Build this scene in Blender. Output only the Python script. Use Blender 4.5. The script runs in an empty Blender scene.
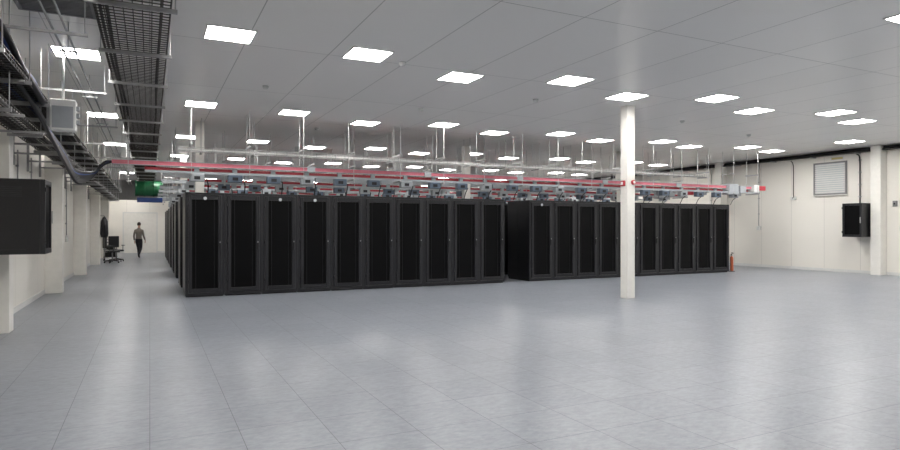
import bpy, math, random, bmesh
from mathutils import Vector, Matrix
random.seed(4)
scene = bpy.context.scene
COL = scene.collection

# ------------------------------------------------------------------ materials
def mat(name, col, rough=0.5, metal=0.0, noise=0.0, nscale=8.0, emis=None, spec=0.5):
    m = bpy.data.materials.new(name); m.use_nodes = True
    nt = m.node_tree; b = nt.nodes["Principled BSDF"]
    b.inputs["Base Color"].default_value = (*col, 1)
    b.inputs["Roughness"].default_value = rough
    b.inputs["Metallic"].default_value = metal
    b.inputs["Specular IOR Level"].default_value = spec
    if noise > 0:
        tc = nt.nodes.new("ShaderNodeTexCoord"); n = nt.nodes.new("ShaderNodeTexNoise")
        n.inputs["Scale"].default_value = nscale; n.inputs["Detail"].default_value = 4
        r = nt.nodes.new("ShaderNodeValToRGB")
        r.color_ramp.elements[0].position = 0.3; r.color_ramp.elements[1].position = 0.7
        r.color_ramp.elements[0].color = (*[c*(1-noise) for c in col], 1)
        r.color_ramp.elements[1].color = (*[min(1, c*(1+noise)) for c in col], 1)
        nt.links.new(tc.outputs["Object"], n.inputs["Vector"])
        nt.links.new(n.outputs["Fac"], r.inputs["Fac"])
        nt.links.new(r.outputs["Color"], b.inputs["Base Color"])
    if emis:
        b.inputs["Emission Color"].default_value = (*emis[0], 1)
        b.inputs["Emission Strength"].default_value = emis[1]
    return m

def floor_mat():
    m = bpy.data.materials.new("vinyl_floor_tiles"); m.use_nodes = True
    nt = m.node_tree; b = nt.nodes["Principled BSDF"]; L = nt.links.new; N = nt.nodes.new
    tc = N("ShaderNodeTexCoord")
    br = N("ShaderNodeTexBrick"); br.offset = 0; br.squash = 1
    br.inputs["Scale"].default_value = 1; br.inputs["Brick Width"].default_value = .6
    br.inputs["Row Height"].default_value = .6; br.inputs["Mortar Size"].default_value = .0025
    br.inputs["Mortar Smooth"].default_value = .3
    br.inputs["Color1"].default_value = (.218, .236, .268, 1)
    br.inputs["Color2"].default_value = (.242, .260, .292, 1)
    br.inputs["Mortar"].default_value = (.045, .05, .06, 1)
    L(tc.outputs["Object"], br.inputs["Vector"])
    mp = N("ShaderNodeMapping"); mp.inputs["Scale"].default_value = (14, 26, 1); mp.inputs["Rotation"].default_value = (0, 0, .5)
    mp.inputs["Location"].default_value = (3.3, 7.7, .43)
    L(tc.outputs["Object"], mp.inputs["Vector"])
    n1 = N("ShaderNodeTexNoise"); n1.inputs["Scale"].default_value = 1.0; n1.inputs["Detail"].default_value = 7; n1.inputs["Roughness"].default_value = .65
    L(mp.outputs["Vector"], n1.inputs["Vector"])
    r1 = N("ShaderNodeValToRGB"); r1.color_ramp.elements[0].position = .3; r1.color_ramp.elements[1].position = .7
    r1.color_ramp.elements[0].color = (.78, .78, .79, 1); r1.color_ramp.elements[1].color = (1.16, 1.16, 1.16, 1)
    L(n1.outputs["Fac"], r1.inputs["Fac"])
    mx = N("ShaderNodeMix"); mx.data_type = 'RGBA'; mx.blend_type = 'MULTIPLY'; mx.inputs["Factor"].default_value = 1
    L(br.outputs["Color"], mx.inputs["A"]); L(r1.outputs["Color"], mx.inputs["B"])
    L(mx.outputs["Result"], b.inputs["Base Color"])
    b.inputs["Roughness"].default_value = .33
    return m

def panel_mat(name, c1, c2, mort, w, h, ms, rough, axes="XY"):
    m = bpy.data.materials.new(name); m.use_nodes = True
    nt = m.node_tree; b = nt.nodes["Principled BSDF"]; L = nt.links.new; N = nt.nodes.new
    tc = N("ShaderNodeTexCoord"); sp = N("ShaderNodeSeparateXYZ"); cb = N("ShaderNodeCombineXYZ")
    L(tc.outputs["Object"], sp.inputs[0])
    L(sp.outputs[axes[0]], cb.inputs["X"]); L(sp.outputs[axes[1]], cb.inputs["Y"])
    br = N("ShaderNodeTexBrick"); br.offset = 0; br.squash = 1
    br.inputs["Scale"].default_value = 1; br.inputs["Brick Width"].default_value = w
    br.inputs["Row Height"].default_value = h; br.inputs["Mortar Size"].default_value = ms
    br.inputs["Mortar Smooth"].default_value = .2
    br.inputs["Color1"].default_value = (*c1, 1); br.inputs["Color2"].default_value = (*c2, 1); br.inputs["Mortar"].default_value = (*mort, 1)
    L(cb.outputs[0], br.inputs["Vector"]); L(br.outputs["Color"], b.inputs["Base Color"])
    b.inputs["Roughness"].default_value = rough
    return m

M_floor = floor_mat()
M_ceil = panel_mat("ceiling_panels", (.89, .872, .845), (.92, .902, .875), (.45, .44, .42), 1.2, 3.0, .007, .30)
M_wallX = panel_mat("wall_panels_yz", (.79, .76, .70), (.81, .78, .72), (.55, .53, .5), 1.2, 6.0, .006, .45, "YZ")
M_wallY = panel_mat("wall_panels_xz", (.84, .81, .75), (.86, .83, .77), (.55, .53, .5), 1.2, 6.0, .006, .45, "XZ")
M_white = mat("white_paint", (.80, .78, .73), .4, noise=.03)
M_offw = mat("offwhite_plastic", (.70, .70, .68), .45, noise=.03)
M_light = mat("led_diffuser", (1, 1, 1), .5, emis=((1.0, .975, .94), 43.0))
M_rack = mat("rack_black_powdercoat", (.008, .008, .0095), .36, noise=.12, nscale=3)
M_rack2 = mat("rack_frame_charcoal", (.017, .017, .020), .32, noise=.1, nscale=3)
M_mesh = mat("rack_perforated_door", (.001, .001, .0015), .42, noise=.2, nscale=40, spec=.14)
M_gear = mat("rack_inner_gear", (.03, .03, .033), .4, metal=.4)
M_logo = mat("rack_badge", (.7, .72, .74), .4)
M_steel = mat("galvanised_steel", (.40, .40, .40), .42, metal=.7, noise=.12)
M_rod = mat("zinc_threaded_rod", (.50, .50, .50), .5, metal=.3, noise=.1)
M_dsteel = mat("dark_wire_basket", (.040, .034, .030), .5, metal=.3, noise=.15)
M_black = mat("black_cable", (.008, .008, .010), .5, noise=.1)
M_blue = mat("blue_cable", (.012, .045, .19), .45, noise=.1)
M_red = mat("red_busbar", (.42, .03, .045), .4, noise=.08)
M_pink = mat("pink_busbar_label", (.52, .13, .17), .4, noise=.08)
M_tap = mat("tapoff_bluegrey", (.09, .12, .165), .45, noise=.1)
M_tapl = mat("tapoff_grey", (.34, .36, .38), .45, noise=.05)
M_green = mat("green_duct", (.008, .11, .04), .45, noise=.2, nscale=5)
M_glass = mat("window_glass", (.55, .58, .60), .15)
M_grey = mat("mid_grey", (.22, .22, .22), .5, noise=.05)
M_skin = mat("skin", (.45, .26, .19), .55, noise=.05)
M_hair = mat("dark_hair", (.03, .02, .015), .7, noise=.2, nscale=40)
M_shirt = mat("beige_shirt", (.18, .155, .13), .8, noise=.12, nscale=10)
M_trous = mat("dark_trousers", (.013, .013, .018), .8, noise=.12, nscale=10)
M_shoe = mat("shoe_leather", (.02, .018, .016), .5, noise=.1)
M_orange = mat("orange_red", (.50, .11, .04), .4, noise=.05)

# ------------------------------------------------------------------ mesh builder
class B:
    def __init__(s): s.v = []; s.f = []; s.mi = []; s.mats = []; s.sm = []
    def m(s, mt):
        if mt not in s.mats: s.mats.append(mt)
        return s.mats.index(mt)
    def box(s, x0, x1, y0, y1, z0, z1, mt, bev=0.0):
        i = s.m(mt); n = len(s.v)
        if bev <= 0:
            s.v += [(x0,y0,z0),(x1,y0,z0),(x1,y1,z0),(x0,y1,z0),(x0,y0,z1),(x1,y0,z1),(x1,y1,z1),(x0,y1,z1)]
            fs = [(0,3,2,1),(4,5,6,7),(0,1,5,4),(1,2,6,5),(2,3,7,6),(3,0,4,7)]
            for f in fs: s.f.append(tuple(n+k for k in f)); s.mi.append(i); s.sm.append(False)
        else:
            bm = bmesh.new(); bmesh.ops.create_cube(bm, size=1)
            for v in bm.verts:
                v.co = Vector(((x0+x1)/2+v.co.x*(x1-x0), (y0+y1)/2+v.co.y*(y1-y0), (z0+z1)/2+v.co.z*(z1-z0)))
            bmesh.ops.bevel(bm, geom=bm.edges[:], offset=bev, segments=2, affect='EDGES', profile=.5)
            s.addbm(bm, mt)
    def addbm(s, bm, mt, smooth=False):
        i = s.m(mt); n = len(s.v); bm.verts.index_update()
        for v in bm.verts: s.v.append(tuple(v.co))
        for f in bm.faces: s.f.append(tuple(n+v.index for v in f.verts)); s.mi.append(i); s.sm.append(smooth)
        bm.free()
    def tube(s, pts, r, mt, seg=6, caps=True):
        i = s.m(mt); pts = [Vector(p) for p in pts]; rings = []
        rr = r if isinstance(r, (list, tuple)) else [r]*len(pts)
        for k, p in enumerate(pts):
            a = pts[max(0, k-1)]; c = pts[min(len(pts)-1, k+1)]
            d = (c-a).normalized()
            up = Vector((0,0,1)) if abs(d.z) < .95 else Vector((1,0,0))
            u = d.cross(up).normalized(); w = u.cross(d)
            n = len(s.v); rings.append(n)
            for q in range(seg):
                t = 2*math.pi*q/seg + math.pi/seg
                s.v.append(tuple(p + u*math.cos(t)*rr[k] + w*math.sin(t)*rr[k]))
        for k in range(len(rings)-1):
            for q in range(seg):
                q2 = (q+1) % seg
                s.f.append((rings[k]+q, rings[k]+q2, rings[k+1]+q2, rings[k+1]+q)); s.mi.append(i); s.sm.append(seg > 5)
        if caps:
            s.f.append(tuple(rings[0]+q for q in range(seg))[::-1]); s.mi.append(i); s.sm.append(False)
            s.f.append(tuple(rings[-1]+q for q in range(seg))); s.mi.append(i); s.sm.append(False)
    def mesh(s, name):
        me = bpy.data.meshes.new(name); me.from_pydata(s.v, [], s.f)
        for mt in s.mats: me.materials.append(mt)
        me.polygons.foreach_set("material_index", s.mi); me.polygons.foreach_set("use_smooth", s.sm)
        me.update(); return me
    def obj(s, name, loc=(0,0,0), parent=None):
        o = bpy.data.objects.new(name, s.mesh(name)); o.location = loc; COL.objects.link(o)
        if parent: o.parent = parent
        return o
def inst(name, me, loc, rz=0):
    o = bpy.data.objects.new(name, me); o.location = loc; o.rotation_euler = (0,0,rz); COL.objects.link(o); return o

# ------------------------------------------------------------------ room shell
XL, XR, YB, YF, H = -2.15, 20.9, -4.0, 40.0, 4.1
def shell(name, *a):
    b = B(); b.box(*a); return b.obj(name)
shell("floor", XL-.2, XR+.2, YB-.2, YF+.2, -.1, 0, M_floor)
shell("ceiling", XL-.2, XR+.2, YB-.2, YF+.2, H, H+.1, M_ceil)
shell("wall_left", XL-.2, XL, YB, YF, 0, H, M_wallX)
shell("wall_right", XR, XR+.2, YB, YF, 0, H, M_wallX)
shell("wall_back", XL-.2, XR+.2, YF, YF+.2, 0, H, M_wallY)
shell("wall_front", XL-.2, XR+.2, YB-.2, YB, 0, H, M_wallY)
shell("baseboard_left", XL, XL+.015, YB, YF, 0, .1, M_offw)
shell("baseboard_right", XR-.015, XR, YB, YF, 0, .1, M_offw)
shell("baseboard_back", XL, XR, YF-.015, YF, 0, .1, M_offw)

# structural columns
def column(x, y, w, name="structural_column", h=H, plate=True):
    b = B(); b.box(-w/2, w/2, -w/2, w/2, 0, h, M_white, .012)
    if plate:
        b.box(-w/2-.012, w/2+.012, -w/2-.012, w/2+.012, h-.012, h, M_white)
    return b.obj(name, (x, y, 0))
c = column(9.18, 10.04, .215)
for y in (17.3, 24.2, 31.1): column(9.085, y, .215)
for y in (16.2, 24.15, 32.25): column(1.1, y, .2)
for y in (16.2, 29.15): column(14.5, y, .2)
for y in (4.9, 10.75, 16.65, 22.5, 28.3, 34.2):
    b = B(); b.box(XL, -1.8, y-.15, y+.15, 0, H, M_white, .01); b.obj("wall_pilaster")
for y in (-.6, 5.3, 11.35, 17.3, 23.2, 29.1):
    b = B(); b.box(20.55, XR, y-.15, y+.15, 0, H, M_white, .01); b.obj("wall_pilaster")

b = B(); b.box(-.05, 0, -.05, .05, -.06, .06, M_red, .008); b.box(-.056, -.05, -.03, .03, -.03, .03, M_offw)
b.obj("fire_alarm_call_point", (9.18-.1075, 10.04, 2.45))
b = B(); b.tube([(0,0,0),(0,.05,0)], .05, M_red, 14); b.tube([(0,-.01,0),(0,0,0)], .03, M_offw, 12)
b.obj("fire_alarm_sounder", (9.22, 10.04-.1075-.05, 2.47))

# ------------------------------------------------------------------ ceiling lights
b = B()
for (x0,x1,y0,y1) in ((-.31,.31,-.31,-.29),(-.31,.31,.29,.31),(-.31,-.29,-.29,.29),(.29,.31,-.29,.29)):
    b.box(x0,x1,y0,y1,-.014,0,M_offw)
b.box(-.29,.29,-.29,.29,-.008,0,M_light)
ME_L = b.mesh("led_panel")
yo = {0:8.62,1:8.72,2:9.34,3:8.70,4:9.27,5:8.60,6:9.17,7:8.50,8:8.98,9:8.25,10:8.6}
xs = [.96,2.92,4.79,6.64,8.45,10.18,12.03,13.87,15.5,17.3,18.95]
for kx in range(11):
    for j in range(-1, 6):
        inst("ceiling_light_panel", ME_L, (xs[kx], yo[kx] + 5.17*j, H))
for y in (5.0, 10.55, 16.1, 21.6, 27.2, 32.7, 38.6):
    inst("ceiling_light_panel", ME_L, (-.97, y, H))
inst("ceiling_light_panel", ME_L, (18.95, 11.2, H))

# smoke detectors, vents
bs = B(); bs.tube([(0,0,0),(0,0,-.02),(0,0,-.05),(0,0,-.06)], [.055,.055,.045,.02], M_offw, 14)
ME_S = bs.mesh("detector")
for p in ((3.55,8.9),(7.0,10.3),(5.3,12.2),(11.6,10.8),(1.9,11.5),(9.3,14.8),(15.0,11.6),(3.9,15.8)):
    inst("smoke_detector", ME_S, (*p, H))
b = B()
for (x0,x1,y0,y1) in ((-.4,.4,-.3,-.26),(-.4,.4,.26,.3),(-.4,-.36,-.26,.26),(.36,.4,-.26,.26)): b.box(x0,x1,y0,y1,-.03,0,M_grey)
b.box(-.36,.36,-.26,.26,-.004,0,M_dsteel)
for q in range(9): b.box(-.36,.36,-.24+q*.056,-.215+q*.056,-.02,-.004,M_grey)
b.obj("air_vent_grille", (-.98, 8.35, H))

# ------------------------------------------------------------------ server racks
def rack_mesh():
    b = B(); W=.8; D=1.2; Z=2.27
    b.box(.003, W-.003, .06, D-.02, .06, Z-.02, M_rack)
    b.box(.02, W-.02, .08, D-.04, 0, .06, M_rack)
    b.box(0, W, .05, D, Z-.03, Z, M_rack2)
    for i in range(3): b.box(.15,.65,.3+i*.25,.42+i*.25,Z,Z+.012,M_rack)
    b.box(0.002, .055, .02, .07, .03, Z, M_rack2); b.box(W-.055, W-.002, .02, .07, .03, Z, M_rack2)
    b.box(.055, W-.055, .02, .07, Z-.05, Z, M_rack2); b.box(.055, W-.055, .02, .07, .03, .09, M_rack2)
    x0, x1, z0, z1 = .06, W-.06, .1, Z-.06
    b.box(x0, x0+.075, -.005, .045, z0, z1, M_rack2, .006); b.box(x1-.075, x1, -.005, .045, z0, z1, M_rack2, .006)
    b.box(x0+.075, x1-.075, -.005, .045, z1-.09, z1, M_rack2); b.box(x0+.075, x1-.075, -.005, .045, z0, z0+.08, M_rack2)
    b.box(x0+.075, x1-.075, .025, .04, z0+.08, z1-.09, M_mesh)
    b.box(x0+.15, x0+.155, .02, .03, z0+.08, z1-.09, M_rack2); b.box(x1-.155, x1-.15, .02, .03, z0+.08, z1-.09, M_rack2)
    b.box(x1-.055, x1-.022, -.03, -.004, 1.0, 1.22, M_rack, .006); b.box(x1-.05, x1-.028, -.034, -.02, 1.17, 1.2, M_steel)
    for z in (.3, 1.15, 1.95): b.tube([(x0-.004,-.01,z),(x0-.004,-.01,z+.07)], .009, M_gear, 6)
    for sx in (0, W-.004):
        b.box(sx, sx+.004, .12, .62, .12, Z-.1, M_rack); b.box(sx, sx+.004, .64, 1.14, .12, Z-.1, M_rack)
    b.box(.04, W-.04, D-.02, D+.01, .08, Z-.06, M_mesh)
    return b
rb = rack_mesh(); ME_R = rb.mesh("server_rack")
rb.tube([(.40, -.004, 2.145),(.40,-.010,2.145)], .036, M_logo, 14); ME_R2 = rb.mesh("server_rack_badged")
rows = [(14.25,0),(16.65,1),(19.65,0),(22.05,1),(25.05,0),(27.45,1),(30.45,0),(32.85,1)]
for ri,(ry,fl) in enumerate(rows):
    for g0 in (.68, 9.49):
        for i in range(10):
            me = ME_R
            if ri == 0 and ((g0 < 1 and i in (0,2,3)) or (g0 > 1 and i in (0,))): me = ME_R2
            if fl: inst("server_rack", me, (g0+.8*(i+1), ry+1.2, 0), math.pi)
            else: inst("server_rack", me, (g0+.8*i, ry, 0))

# ------------------------------------------------------------------ overhead busbars w/ tap-off boxes
def busbar(y, detail=True, xa=-.7, xb=19.0):
    b = B(); z = 2.87
    b.box(xa, xb, y-.045, y+.045, z-.04, z+.04, M_pink if detail else M_tapl)
    b.box(xa, xb, y-.055, y+.055, z+.04, z+.052, M_tapl)
    b.box(xa, xb, y-.055, y+.055, z-.052, z-.04, M_tapl)
    b.box(xa+.6, xb, y+.10, y+.16, z-.13, z-.07, M_red)
    b.box(xa+.6, xb, y-.10, y-.05, z-.20, z-.15, M_tapl)
    x = xa+.3; i = 0
    while x < xb:
        b.box(x-.02, x+.02, y-.2, y+.3, z-.235, z-.2, M_steel)
        for yy in (y-.17, y+.27): b.tube([(x,yy,z-.23),(x,yy,H)], .007, M_rod, 4, False)
        b.box(x-.02, x+.02, y-.2, y+.3, z+.42, z+.46, M_steel)
        x += 1.2; i += 1
    x = .95; i = 0
    while x < xb-.5:
        mt = M_tap if i % 3 else M_tapl
        j = random.uniform(-.06,.06)
        b.box(x+j-.15, x+j+.15, y-.11, y+.04, z-.36, z-.2, mt, .01 if detail else 0)
        b.box(x+j-.05, x+j+.05, y-.02, y+.04, z-.2, z-.05, M_tapl)
        b.box(x+j-.06, x+j+.06, y-.115, y-.11, z-.32, z-.25, M_black)
        b.tube([(x+j+.15, y-.03, z-.30),(x+j+.21,y,z-.32),(x+j+.25,y+.2,z-.42),(x+j+.25,y+.3,2.285)], .012, M_black, 5, False)
        if i % 2: b.box(x+j+.2, x+j+.32, y-.08, y+.04, z-.30, z-.2, M_tapl)
        x += .8; i += 1
    for x in (3.4, 6.4, 9.2, 12.2, 15.2):
        b.box(x-.09, x+.09, y-.07, y+.07, z-.065, z+.065, M_tapl)
    b.box(xb-1.6, xb-1.15, y-.17, y+.12, z-.26, z+.1, M_tapl, .015); b.box(xb-1.05, xb-.75, y-.15, y+.12, z-.2, z+.05, M_tapl, .015)
    b.box(xb-.35, xb-.1, y-.16, y+.12, z-.16, z+.1, M_offw, .015)
    b.box(xb, xb+.35, y-.07, y+.07, z-.08, z+.08, M_red, .015)
    return b.obj("overhead_busbar")
busbar(14.35)
for i, y in enumerate((17.5, 19.9, 22.9, 25.3, 28.3, 30.7, 33.7)): busbar(y, False, xa=.3)

def basket(name, p0, length, w, axis, mt, step=.1, side=.09, r=.005, n=7, cables=None, hang=2.0, z=3.6):
    b = B()
    def P(a, c, zz): return (p0[0]+c, p0[1]+a, zz) if axis == 'Y' else (p0[0]+a, p0[1]+c, zz)
    for q in range(n): b.tube([P(0, w*q/(n-1), z), P(length, w*q/(n-1), z)], r, mt, 4)
    for c_ in (0, w):
        for zz in (z+side/2, z+side): b.tube([P(0,c_,zz), P(length,c_,zz)], r, mt, 4)
    a = 0
    while a <= length:
        b.tube([P(a,0,z+side),P(a,0,z-.003)], r, mt, 4, False); b.tube([P(a,w,z+side),P(a,w,z-.003)], r, mt, 4, False)
        b.tube([P(a,0,z-.004),P(a,w,z-.004)], r, mt, 4, False); a += step
    a = .5
    while a < length:
        lo = P(a-.02,-.06,z-.05); hi = P(a+.02,w+.06,z-.01)
        b.box(min(lo[0],hi[0]),max(lo[0],hi[0]),min(lo[1],hi[1]),max(lo[1],hi[1]),z-.05,z-.01,M_steel)
        b.tube([P(a,-.04,z-.05),P(a,-.04,H)], .007, M_rod, 5, False); b.tube([P(a,w+.04,z-.05),P(a,w+.04,H)], .007, M_rod, 5, False)
        a += hang
    for (c_, rr, cm) in (cables or []):
        pts = []; a = 0; ph = random.random()*6
        while a <= length:
            pts.append(P(a, c_+.012*math.sin(a*.9+ph), z+rr+.006+.004*math.sin(a*2+ph))); a += .8
        b.tube(pts, rr, cm, 6)
    return b.obj(name)
basket("cable_basket_tray", (-.52, 4.6), 33, .72, 'Y', M_dsteel, step=.1, n=9, r=.007, z=3.8, hang=1.9,
       cables=[(.06,.018,M_black),(.11,.02,M_black),(.62,.018,M_black)])
basket("cable_basket_tray", (-1.78, 5.2), 30, .46, 'Y', M_dsteel, step=.12, n=6, r=.007, z=3.26, hang=1.5,
       cables=[(.04,.032,M_black),(.11,.034,M_black),(.18,.032,M_blue),(.25,.034,M_black),(.32,.03,M_black),(.39,.034,M_black),(.44,.026,M_black),(.14,.08,M_black)])
basket("cable_basket_tray", (-1.75, 5.6), 30, .3, 'Y', M_dsteel, step=.15, n=5, r=.006, z=2.86, hang=2.2,
       cables=[(.05,.035,M_black),(.12,.03,M_black),(.2,.022,M_steel),(.27,.03,M_black)])
for y in (15.6, 20.9, 26.5, 32.0):
    basket("cable_basket_tray", (.6, y), 17.5, .3, 'X', M_steel, step=.25, n=4, r=.006, z=3.32, hang=1.2, cables=[(.1,.02,M_offw)])

def spline(P, n=8):
    P = [Vector(p) for p in P]; out = []
    Q = [P[0]]+P+[P[-1]]
    for i in range(1, len(Q)-2):
        for t in range(n):
            t /= n; a,b_,c_,d = Q[i-1],Q[i],Q[i+1],Q[i+2]
            out.append(.5*((2*b_)+(-a+c_)*t+(2*a-5*b_+4*c_-d)*t*t+(-a+3*b_-3*c_+d)*t**3))
    out.append(P[-1]); return out
b = B()
for i in range(9):
    o = i*.04
    b.tube(spline([(-1.62+o*.3,8.3,3.34+o*.3),(-1.45+o*.2,9.6,3.30-o*.5),(-1.38+o*.2,11.0,3.0-o*.6),(-1.36+o*.2,12.6,2.86-o),(-1.3+o*.2,13.6,2.62-o*.8),(-1.05,14.25,2.62-o*.3),(-.85,14.35,2.80+o*.1),(-.7,14.35,2.87)]), .027, M_blue if i == 2 else M_black, 7)
b.obj("power_cable_bundle")
b = B()
for i in range(6):
    o = i*.05
    b.tube(spline([(-1.95,6.2,3.75+o),(-1.7+o,7.6,3.7),(-1.45+o*.4,8.8,3.50-o*.5),(-1.4+o*.4,9.8,3.46-o),(-1.5,10.8,3.36),(-1.6,12,3.32)]), .036, M_blue if i in (0,1,4) else M_black, 8)
b.obj("power_cable_bundle")

b = B()
b.box(-.16,.16,-.12,.12,-.22,.22,M_offw,.012); b.box(-.13,.13,-.13,-.12,-.19,.12,M_tapl)
b.box(-.2,-.16,-.08,.08,-.15,.15,M_steel)
for z in (-.12,-.02,.08): b.box(.16,.2,-.05,.05,z,z+.06,M_tapl)
b.tube([(0,0,.22),(0,0,H-3.13)], .012, M_steel, 6)
b.obj("electrical_junction_box", (-1.12, 10.4, 3.13))

for i, y in enumerate((7.9, 11.2, 14.9, 18.0, 21.5, 25.0, 31.5)):
    b = B(); z = 3.64
    b.box(-1.75, -.62, y-.015, y+.015, z, z+.03, M_steel)
    for x in (-1.7, -.65): b.tube([(x,y,z),(x,y,H)], .007, M_rod, 5, False)
    b.obj("strut_trapeze_hanger")
b = B()
for x, z in ((-.98,3.75),(-.85,3.75)):
    b.tube([(x,5,z),(x,36,z)], .012, M_steel, 6)
for y in range(6, 36, 3): b.tube([(-.92,y,3.74),(-.92,y,H)], .006, M_steel, 4, False); b.box(-1.02,-.8,y-.015,y+.015,3.72,3.74,M_steel)
b.obj("conduit_run")
b = B()
for y in [5.6+q*1.45 for q in range(20)]:
    for z in (2.82, 3.22):
        b.box(XL, -1.3, y-.02, y+.02, z-.03, z, M_steel)
    b.box(XL, XL+.04, y-.02, y+.02, 2.6, 3.7, M_steel)
b.obj("cable_tray_brackets")
for y in (11.6, 13.2, 14.6, 18.4, 20.3, 24.5):
    b = B(); b.tube([(XL+.03,y,1.2),(XL+.03,y,2.9)], .013, M_steel, 6); b.box(XL,XL+.07,y-.07,y+.07,1.1,1.28,M_offw,.008)
    for z in (1.6,2.1,2.6): b.box(XL,XL+.045,y-.025,y+.025,z,z+.03,M_steel)
    b.obj("wall_socket_conduit")

# ------------------------------------------------------------------ wall cabinets
def wall_cab(name, loc, face):
    b = B(); d = .72 if face > 0 else .68
    b.box(0, d-.06, -.30, .30, 0, 1.02, M_rack, .006)
    b.box(d-.06, d-.05, -.29, .29, .01, 1.01, M_mesh)
    for (y0,y1,z0,z1) in ((-.30,-.24,0,1.02),(.24,.30,0,1.02),(-.24,.24,0,.07),(-.24,.24,.95,1.02)):
        b.box(d-.06, d, y0, y1, z0, z1, M_rack2, .004)
    b.box(d-.045, d-.02, -.24, .24, .07, .95, M_mesh)
    b.box(d, d+.02, .25, .28, .42, .60, M_steel, .004)
    for z in (.12,.85): b.box(d-.01, d+.015, -.31, -.28, z, z+.06, M_gear)
    for q in range(6): b.box(.12, .45, -.304, -.30, .78+q*.025, .79+q*.025, M_rack2)
    b.box(.05,.5,-.303,-.3,.06,.07,M_rack2)
    b.box(-.03,0,-.2,.2,.05,.97,M_gear)
    o = b.obj(name, loc); 
    if face < 0: o.rotation_euler = (0,0,math.pi)
    return o
wall_cab("wall_mounted_network_cabinet", (-2.0, 10.2, 1.15), 1)
wall_cab("wall_mounted_network_cabinet", (XR-.03, 11.86, 1.20), -1).scale=(1,1,1.06)
b = B()
b.box(XL, -2.03, 9.95, 10.0, 1.2, 2.1, M_steel); b.box(XL, -2.03, 10.4, 10.45, 1.2, 2.1, M_steel)
b.obj("cabinet_mounting_bracket")

# ------------------------------------------------------------------ right wall
b = B(); y0,y1,z0,z1 = 12.42,13.55,2.62,3.74; X = XR
for a in ((y0,y1,z0,z0+.05),(y0,y1,z1-.05,z1),(y0,y0+.05,z0+.05,z1-.05),(y1-.05,y1,z0+.05,z1-.05)):
    b.box(X-.05, X, *a, M_grey)
b.box(X-.012, X, y0+.05, y1-.05, z0+.05, z1-.05, M_glass)
for q in range(14):
    z = z0+.07+q*.072
    b.box(X-.035, X-.012, y0+.05, y1-.05, z, z+.045, M_offw)
b.box(X-.07,X,y0-.02,y1+.02,z0-.03,z0,M_white)
b.obj("window_1")
b = B()
for (dx,z,r) in ((.12,4.0,.035),(.2,3.98,.035),(.16,4.05,.03)): 
    b.tube([(XR-dx-.02*math.sin(y*.7), y, z-.012*math.sin(y*1.9)) for y in [2+q*.7 for q in range(52)]], r, M_black, 6)
for q in range(24): b.box(XR-.3, XR, 3+q*1.5-.02, 3+q*1.5+.02, 3.92, 3.95, M_steel)
b.box(XR-.3,XR-.05,2,38,3.95,3.96,M_dsteel)
b.obj("cable_tray_run")
b = B(); b.tube(spline([(XR-.12,12.05,3.9),(XR-.05,12.0,3.8),(XR-.03,12.0,3.2),(XR-.03,12.0,2.3)]), .02, M_black, 7)
for z in (2.5,2.9,3.3,3.7): b.box(XR-.05,XR,11.96,12.04,z,z+.03,M_steel)
b.obj("cable_drop")
b = B(); b.tube(spline([(XR-.1,14.35,3.9),(XR-.04,14.3,3.7),(XR-.04,14.3,2.75),(XR-.06,14.27,2.62),(XR-.1,14.3,2.55)]), .014, M_black, 7); b.box(XR-.07,XR,14.2,14.4,2.5,2.62,M_offw,.01)
b.obj("wall_cable_with_socket")
for (y, zt) in ((10.75, 3.9), (15.7,3.9), (17.9,3.9)):
    b = B(); b.tube([(XR-.03,y,1.55),(XR-.03,y,zt)], .013, M_steel, 6); b.box(XR-.07,XR,y-.07,y+.07,1.4,1.56,M_offw,.008)
    for z in (2,2.6,3.2): b.box(XR-.045,XR,y-.03,y+.03,z,z+.03,M_steel)
    b.obj("wall_socket_conduit")
b = B(); b.box(XR-.06,XR,-.06,.06,-.09,.09,M_grey,.008); b.box(XR-.075,XR-.06,-.02,.02,-.03,.03,M_black); b.obj("wall_switch_box",(0,10.95,2.25))
b = B(); b.box(XR-.012,XR,-.22,.22,0,.13,M_offw); b.box(XR-.014,XR-.012,-.19,.19,.03,.10,mat("sign_yellow",(.55,.45,.2),.5)); b.obj("wall_sign",(0,12.75,3.78))

# ------------------------------------------------------------------ corridor end
b = B()
x0,x1 = -1.35,.35
b.box(x0-.06,x0,YF-.05,YF,0,2.38,M_offw); b.box(x1,x1+.06,YF-.05,YF,0,2.38,M_offw); b.box(x0-.06,x1+.06,YF-.05,YF,2.32,2.38,M_offw)
for a,c_ in ((x0,-.505),(-.495,x1)):
    b.box(a,c_,YF-.04,YF,0.01,2.32,M_white)
    hx = c_-.08 if a<-1 else a+.06
    b.box(hx,hx+.03,YF-.08,YF-.04,1.0,1.2,M_steel)
b.obj("door_1")
shell("trim_1", XL, 3.0, 37.7, 37.85, 3.0, H, M_grey)
b = B()
b.tube([(-.55,29.8,3.2),(.5,29.8,3.2)], .33, M_green, 20)
for x in (-.55,-.2,.15,.48): b.tube([(x-.02,29.8,3.2),(x+.02,29.8,3.2)], .36, M_green, 20)
b.box(-.5,.5,29.6,30.0,2.60,2.8,M_blue,.02)
for x in (-.45,.45): 
    b.tube([(x,29.8,2.7),(x,29.8,H)], .012, M_steel, 5)
b.obj("green_ventilation_duct")

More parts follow.
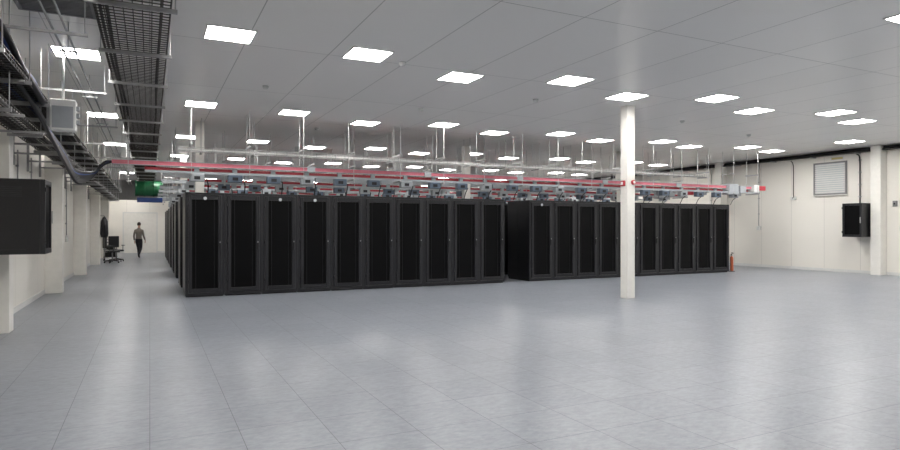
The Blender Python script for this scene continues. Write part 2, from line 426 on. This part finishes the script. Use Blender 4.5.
# ------------------------------------------------------------------ tool trolley and office chairs
def chair(loc, rz):
    b = B()
    for i in range(5):
        a = i*2*math.pi/5; cx, cy = .29*math.cos(a), .29*math.sin(a)
        b.tube([(0,0,.13),(cx,cy,.085)], [.03,.018], M_black, 6); b.tube([(cx-.012,cy,.03),(cx+.012,cy,.03)], .03, M_black, 10)
        b.tube([(cx,cy,.03),(cx,cy,.09)], .008, M_grey, 5)
    b.tube([(0,0,.1),(0,0,.46)], .028, M_grey, 10); b.box(-.24,.24,-.24,.24,.45,.53,M_black,.03)
    b.tube(spline([(0,.2,.46),(0,.3,.5),(0,.3,.65)]), .02, M_grey, 6); b.box(-.22,.22,.26,.32,.62,1.12,M_black,.025)
    for s in (-1,1):
        b.tube([(s*.24,.05,.48),(s*.29,.05,.52),(s*.29,.05,.7)], .014, M_black, 6); b.box(s*.29-.03,s*.29+.03,-.1,.15,.7,.73,M_black,.01)
    o = b.obj("office_chair", loc); o.rotation_euler=(0,0,rz); return o
chair((-1.42, 29.4, 0), 1.9); chair((-1.32,30.5,0), .4)
b = B()
for sx in (-.24,.24):
    for sy in (-.3,.3):
        b.tube([(sx-.015,sy,.05),(sx+.015,sy,.05)], .05, M_black, 12); b.tube([(sx,sy,.08),(sx,sy,.85)], .014, M_grey, 6)
for z in (.16,.5,.82): b.box(-.27,.27,-.33,.33,z,z+.025,M_black,.006)
b.box(-.2,.2,-.25,.1,.185,.4,M_rack,.01); b.box(-.15,.18,-.2,.2,.525,.65,M_rack,.01)
b.tube([(-.24,.3,.85),(-.24,.4,.95),(.24,.4,.95),(.24,.3,.85)], .012, M_grey, 6)
b.obj("equipment_trolley", (-1.6, 31.6, 0))
b = B()
b.tube([(0,0,0),(.0,0,-.06),(0,0,-.2),(0,0,-.7),(0,0,-.85)], [.015,.07,.13,.15,.12], M_black, 12)
b.tube([(0,.1,-.12),(.02,.16,-.35),(.03,.17,-.6)], [.05,.05,.04], M_black, 8); b.tube([(0,-.1,-.12),(.02,-.16,-.35),(.03,-.17,-.6)], [.05,.05,.04], M_black, 8)
b.tube([(-.15,0,.03),(0,0,.03),(.02,0,.0)], .01, M_steel, 6)
b.obj("hanging_coat", (-1.65, 28.3, 1.95))

b = B()
b.tube([(0,0,.03),(0,0,.05),(0,0,.45),(0,0,.5),(0,0,.53)], [.05,.055,.055,.04,.02], M_orange, 16)
b.tube([(0,0,.53),(0,0,.6)], .014, M_black, 8); b.box(-.02,.08,-.01,.01,.6,.62,M_black); b.box(-.02,.07,-.01,.01,.64,.655,M_black)
b.tube(spline([(-.01,0,.58),(-.07,0,.56),(-.09,-.01,.4),(-.08,-.02,.2)]), .009, M_black, 6)
b.box(-.08,.08,-.08,.08,0,.03,M_grey,.01)
b.obj("fire_extinguisher", (17.80, 14.42, 0))

# ------------------------------------------------------------------ walking man (seen from behind)
def skin_obj(name, verts, edges, radii, root, sub=2, parent=None, mt=None):
    me = bpy.data.meshes.new(name); me.from_pydata(verts, edges, [])
    o = bpy.data.objects.new(name, me); COL.objects.link(o)
    md = o.modifiers.new("skin", 'SKIN')
    for i, r in enumerate(radii):
        r = r if isinstance(r, tuple) else (r, r)
        me.skin_vertices[0].data[i].radius = r
        me.skin_vertices[0].data[i].use_root = (i == root)
    s = o.modifiers.new("sub", 'SUBSURF'); s.levels = sub; s.render_levels = sub
    dg = bpy.context.evaluated_depsgraph_get(); ev = o.evaluated_get(dg)
    m2 = bpy.data.meshes.new_from_object(ev); m2.name = name
    o.modifiers.clear(); o.data = m2
    for p in m2.polygons: p.use_smooth = True
    m2.materials.clear()
    if mt: m2.materials.append(mt)
    if parent: o.parent = parent
    return o
V = [(0,0,.96),(0,0,1.08),(0,.01,1.24),(0,.01,1.36),(0,0,1.45),(0,.01,1.53),(0,.02,1.60)]
R = [(.145,.10),(.135,.095),(.15,.105),(.13,.095),(.085,.07),(.052,.055),(.05,.05)]
E = [(0,1),(1,2),(2,3),(3,4),(4,5),(5,6)]
def chain(start, pts, rad):
    p = start
    for q, r in zip(pts, rad):
        V.append(q); R.append(r); E.append((p, len(V)-1)); p = len(V)-1
    return p
chain(3, [(-.17,.0,1.375),(-.215,-.05,1.12),(-.225,.03,.89)], [.060,.046,.032])
chain(3, [(.17,.0,1.375),(.215,.0,1.12),(.24,.13,.91)], [.060,.046,.032])
chain(0, [(-.09,0,.88),(-.10,.20,.50),(-.11,.28,.10),(-.11,.40,.045)], [.098,.066,.044,.038])
chain(0, [(.09,0,.88),(.10,-.02,.49),(.12,-.33,.20),(.12,-.27,.07)], [.098,.066,.044,.036])
man = skin_obj("walking_man", V, E, R, 0, 3)
me = man.data
bm = bmesh.new(); bm.from_mesh(me)
for zc in (.96, .12, 1.505): 
    bmesh.ops.bisect_plane(bm, geom=bm.verts[:]+bm.edges[:]+bm.faces[:], plane_co=(0,0,zc), plane_no=(0,0,1))
bm.to_mesh(me); bm.free()
for mt in (M_shirt, M_trous, M_shoe, M_skin): me.materials.append(mt)
for p in me.polygons:
    c = p.center; p.use_smooth = True
    if c.z < .12 : p.material_index = 2
    elif c.z < .96 and abs(c.x) < .185: p.material_index = 1
    elif c.z > 1.505: p.material_index = 3
    else: p.material_index = 0
bh = B(); bm = bmesh.new(); bmesh.ops.create_uvsphere(bm, u_segments=24, v_segments=16, radius=1)
for v in bm.verts:
    x,y,z = v.co; w = 1 - .22*max(0,-z)
    v.co = Vector((x*.076*w, y*.097*w+.0, z*.118))
bh.addbm(bm, M_skin, True)
for s in (-1,1):
    bm = bmesh.new(); bmesh.ops.create_uvsphere(bm, u_segments=8, v_segments=6, radius=1)
    for v in bm.verts: v.co = Vector((s*.078+v.co.x*.008, -.005+v.co.y*.018, -.005+v.co.z*.03))
    bh.addbm(bm, M_skin, True)
    bm = bmesh.new(); bmesh.ops.create_uvsphere(bm, u_segments=8, v_segments=6, radius=.012)
    for v in bm.verts: v.co = v.co + Vector((s*.03, .086, .0))
    bh.addbm(bm, M_offw, True)
    bh.box(s*.03-.005,s*.03+.005,.096,.1,-.005,.005,M_hair)
bh.tube([(0,.092,.01),(0,.108,-.02),(0,.10,-.03)], [.008,.014,.012], M_skin, 8)
bh.box(-.022,.022,.086,.093,-.062,-.054,M_pink,.002)
head = bh.obj("head", (0,.025,1.665), man)
hb = B(); bm = bmesh.new(); bmesh.ops.create_uvsphere(bm, u_segments=24, v_segments=16, radius=1)
for v in bm.verts: v.co = Vector((v.co.x*.083, v.co.y*.103-.008, v.co.z*.122+.006))
geom = [v for v in bm.verts if v.co.z < -.045 or (v.co.y > .03 and v.co.z < .055) or (v.co.y>-.02 and v.co.z<.0)]
bmesh.ops.delete(bm, geom=geom, context='VERTS'); hb.addbm(bm, M_hair, True)
hb.obj("hair", (0,.025,1.665), man)
def hand(wx, side):
    w = Vector(wx)
    VV = [tuple(w+Vector((0,0,.02))), tuple(w+Vector((0,.005,-.04))), tuple(w+Vector((0,.01,-.08)))]
    skin_obj("palm", VV, [(0,1),(1,2)], [(.022,.028),(.018,.038),(.014,.038)], 0, 1, man, M_skin)
    for i,(dy,ln) in enumerate(((.032,.07),(.011,.08),(-.011,.074),(-.032,.058))):
        a = w+Vector((0,.01+dy,-.075)); bb = a+Vector((-side*.004,.002,-ln*.5)); c_ = bb+Vector((-side*.018,.004,-ln*.45))
        skin_obj("finger_%d"%(i+1), [tuple(a),tuple(bb),tuple(c_)], [(0,1),(1,2)], [.0095,.009,.0075], 0, 1, man, M_skin)
    a = w+Vector((0,.03,-.03)); bb = a+Vector((-side*.012,.028,-.03)); c_ = bb+Vector((-side*.012,.008,-.028))
    skin_obj("thumb", [tuple(a),tuple(bb),tuple(c_)], [(0,1),(1,2)], [.011,.010,.008], 0, 1, man, M_skin)
hand((-.225,.035,.875), -1); hand((.24,.14,.895), 1)
man.location = (-.48, 33.5, 0); man.rotation_euler = (0,0,-.35)
man.location.z = -min(v.co.z for v in man.data.vertices)

# ------------------------------------------------------------------ world, camera
w = bpy.data.worlds.new("World"); scene.world = w; w.use_nodes = True
w.node_tree.nodes["Background"].inputs[0].default_value = (.05,.05,.05,1)
cam = bpy.data.cameras.new("camera"); co = bpy.data.objects.new("camera", cam); COL.objects.link(co)
co.location = (0,0,1.52); co.rotation_euler = (math.radians(90),0,math.radians(-26.2))
cam.sensor_width = 36; cam.lens = 36*610/900; cam.shift_y = 2/900; cam.clip_end = 200
scene.camera = co
scene.view_settings.view_transform = 'Standard'
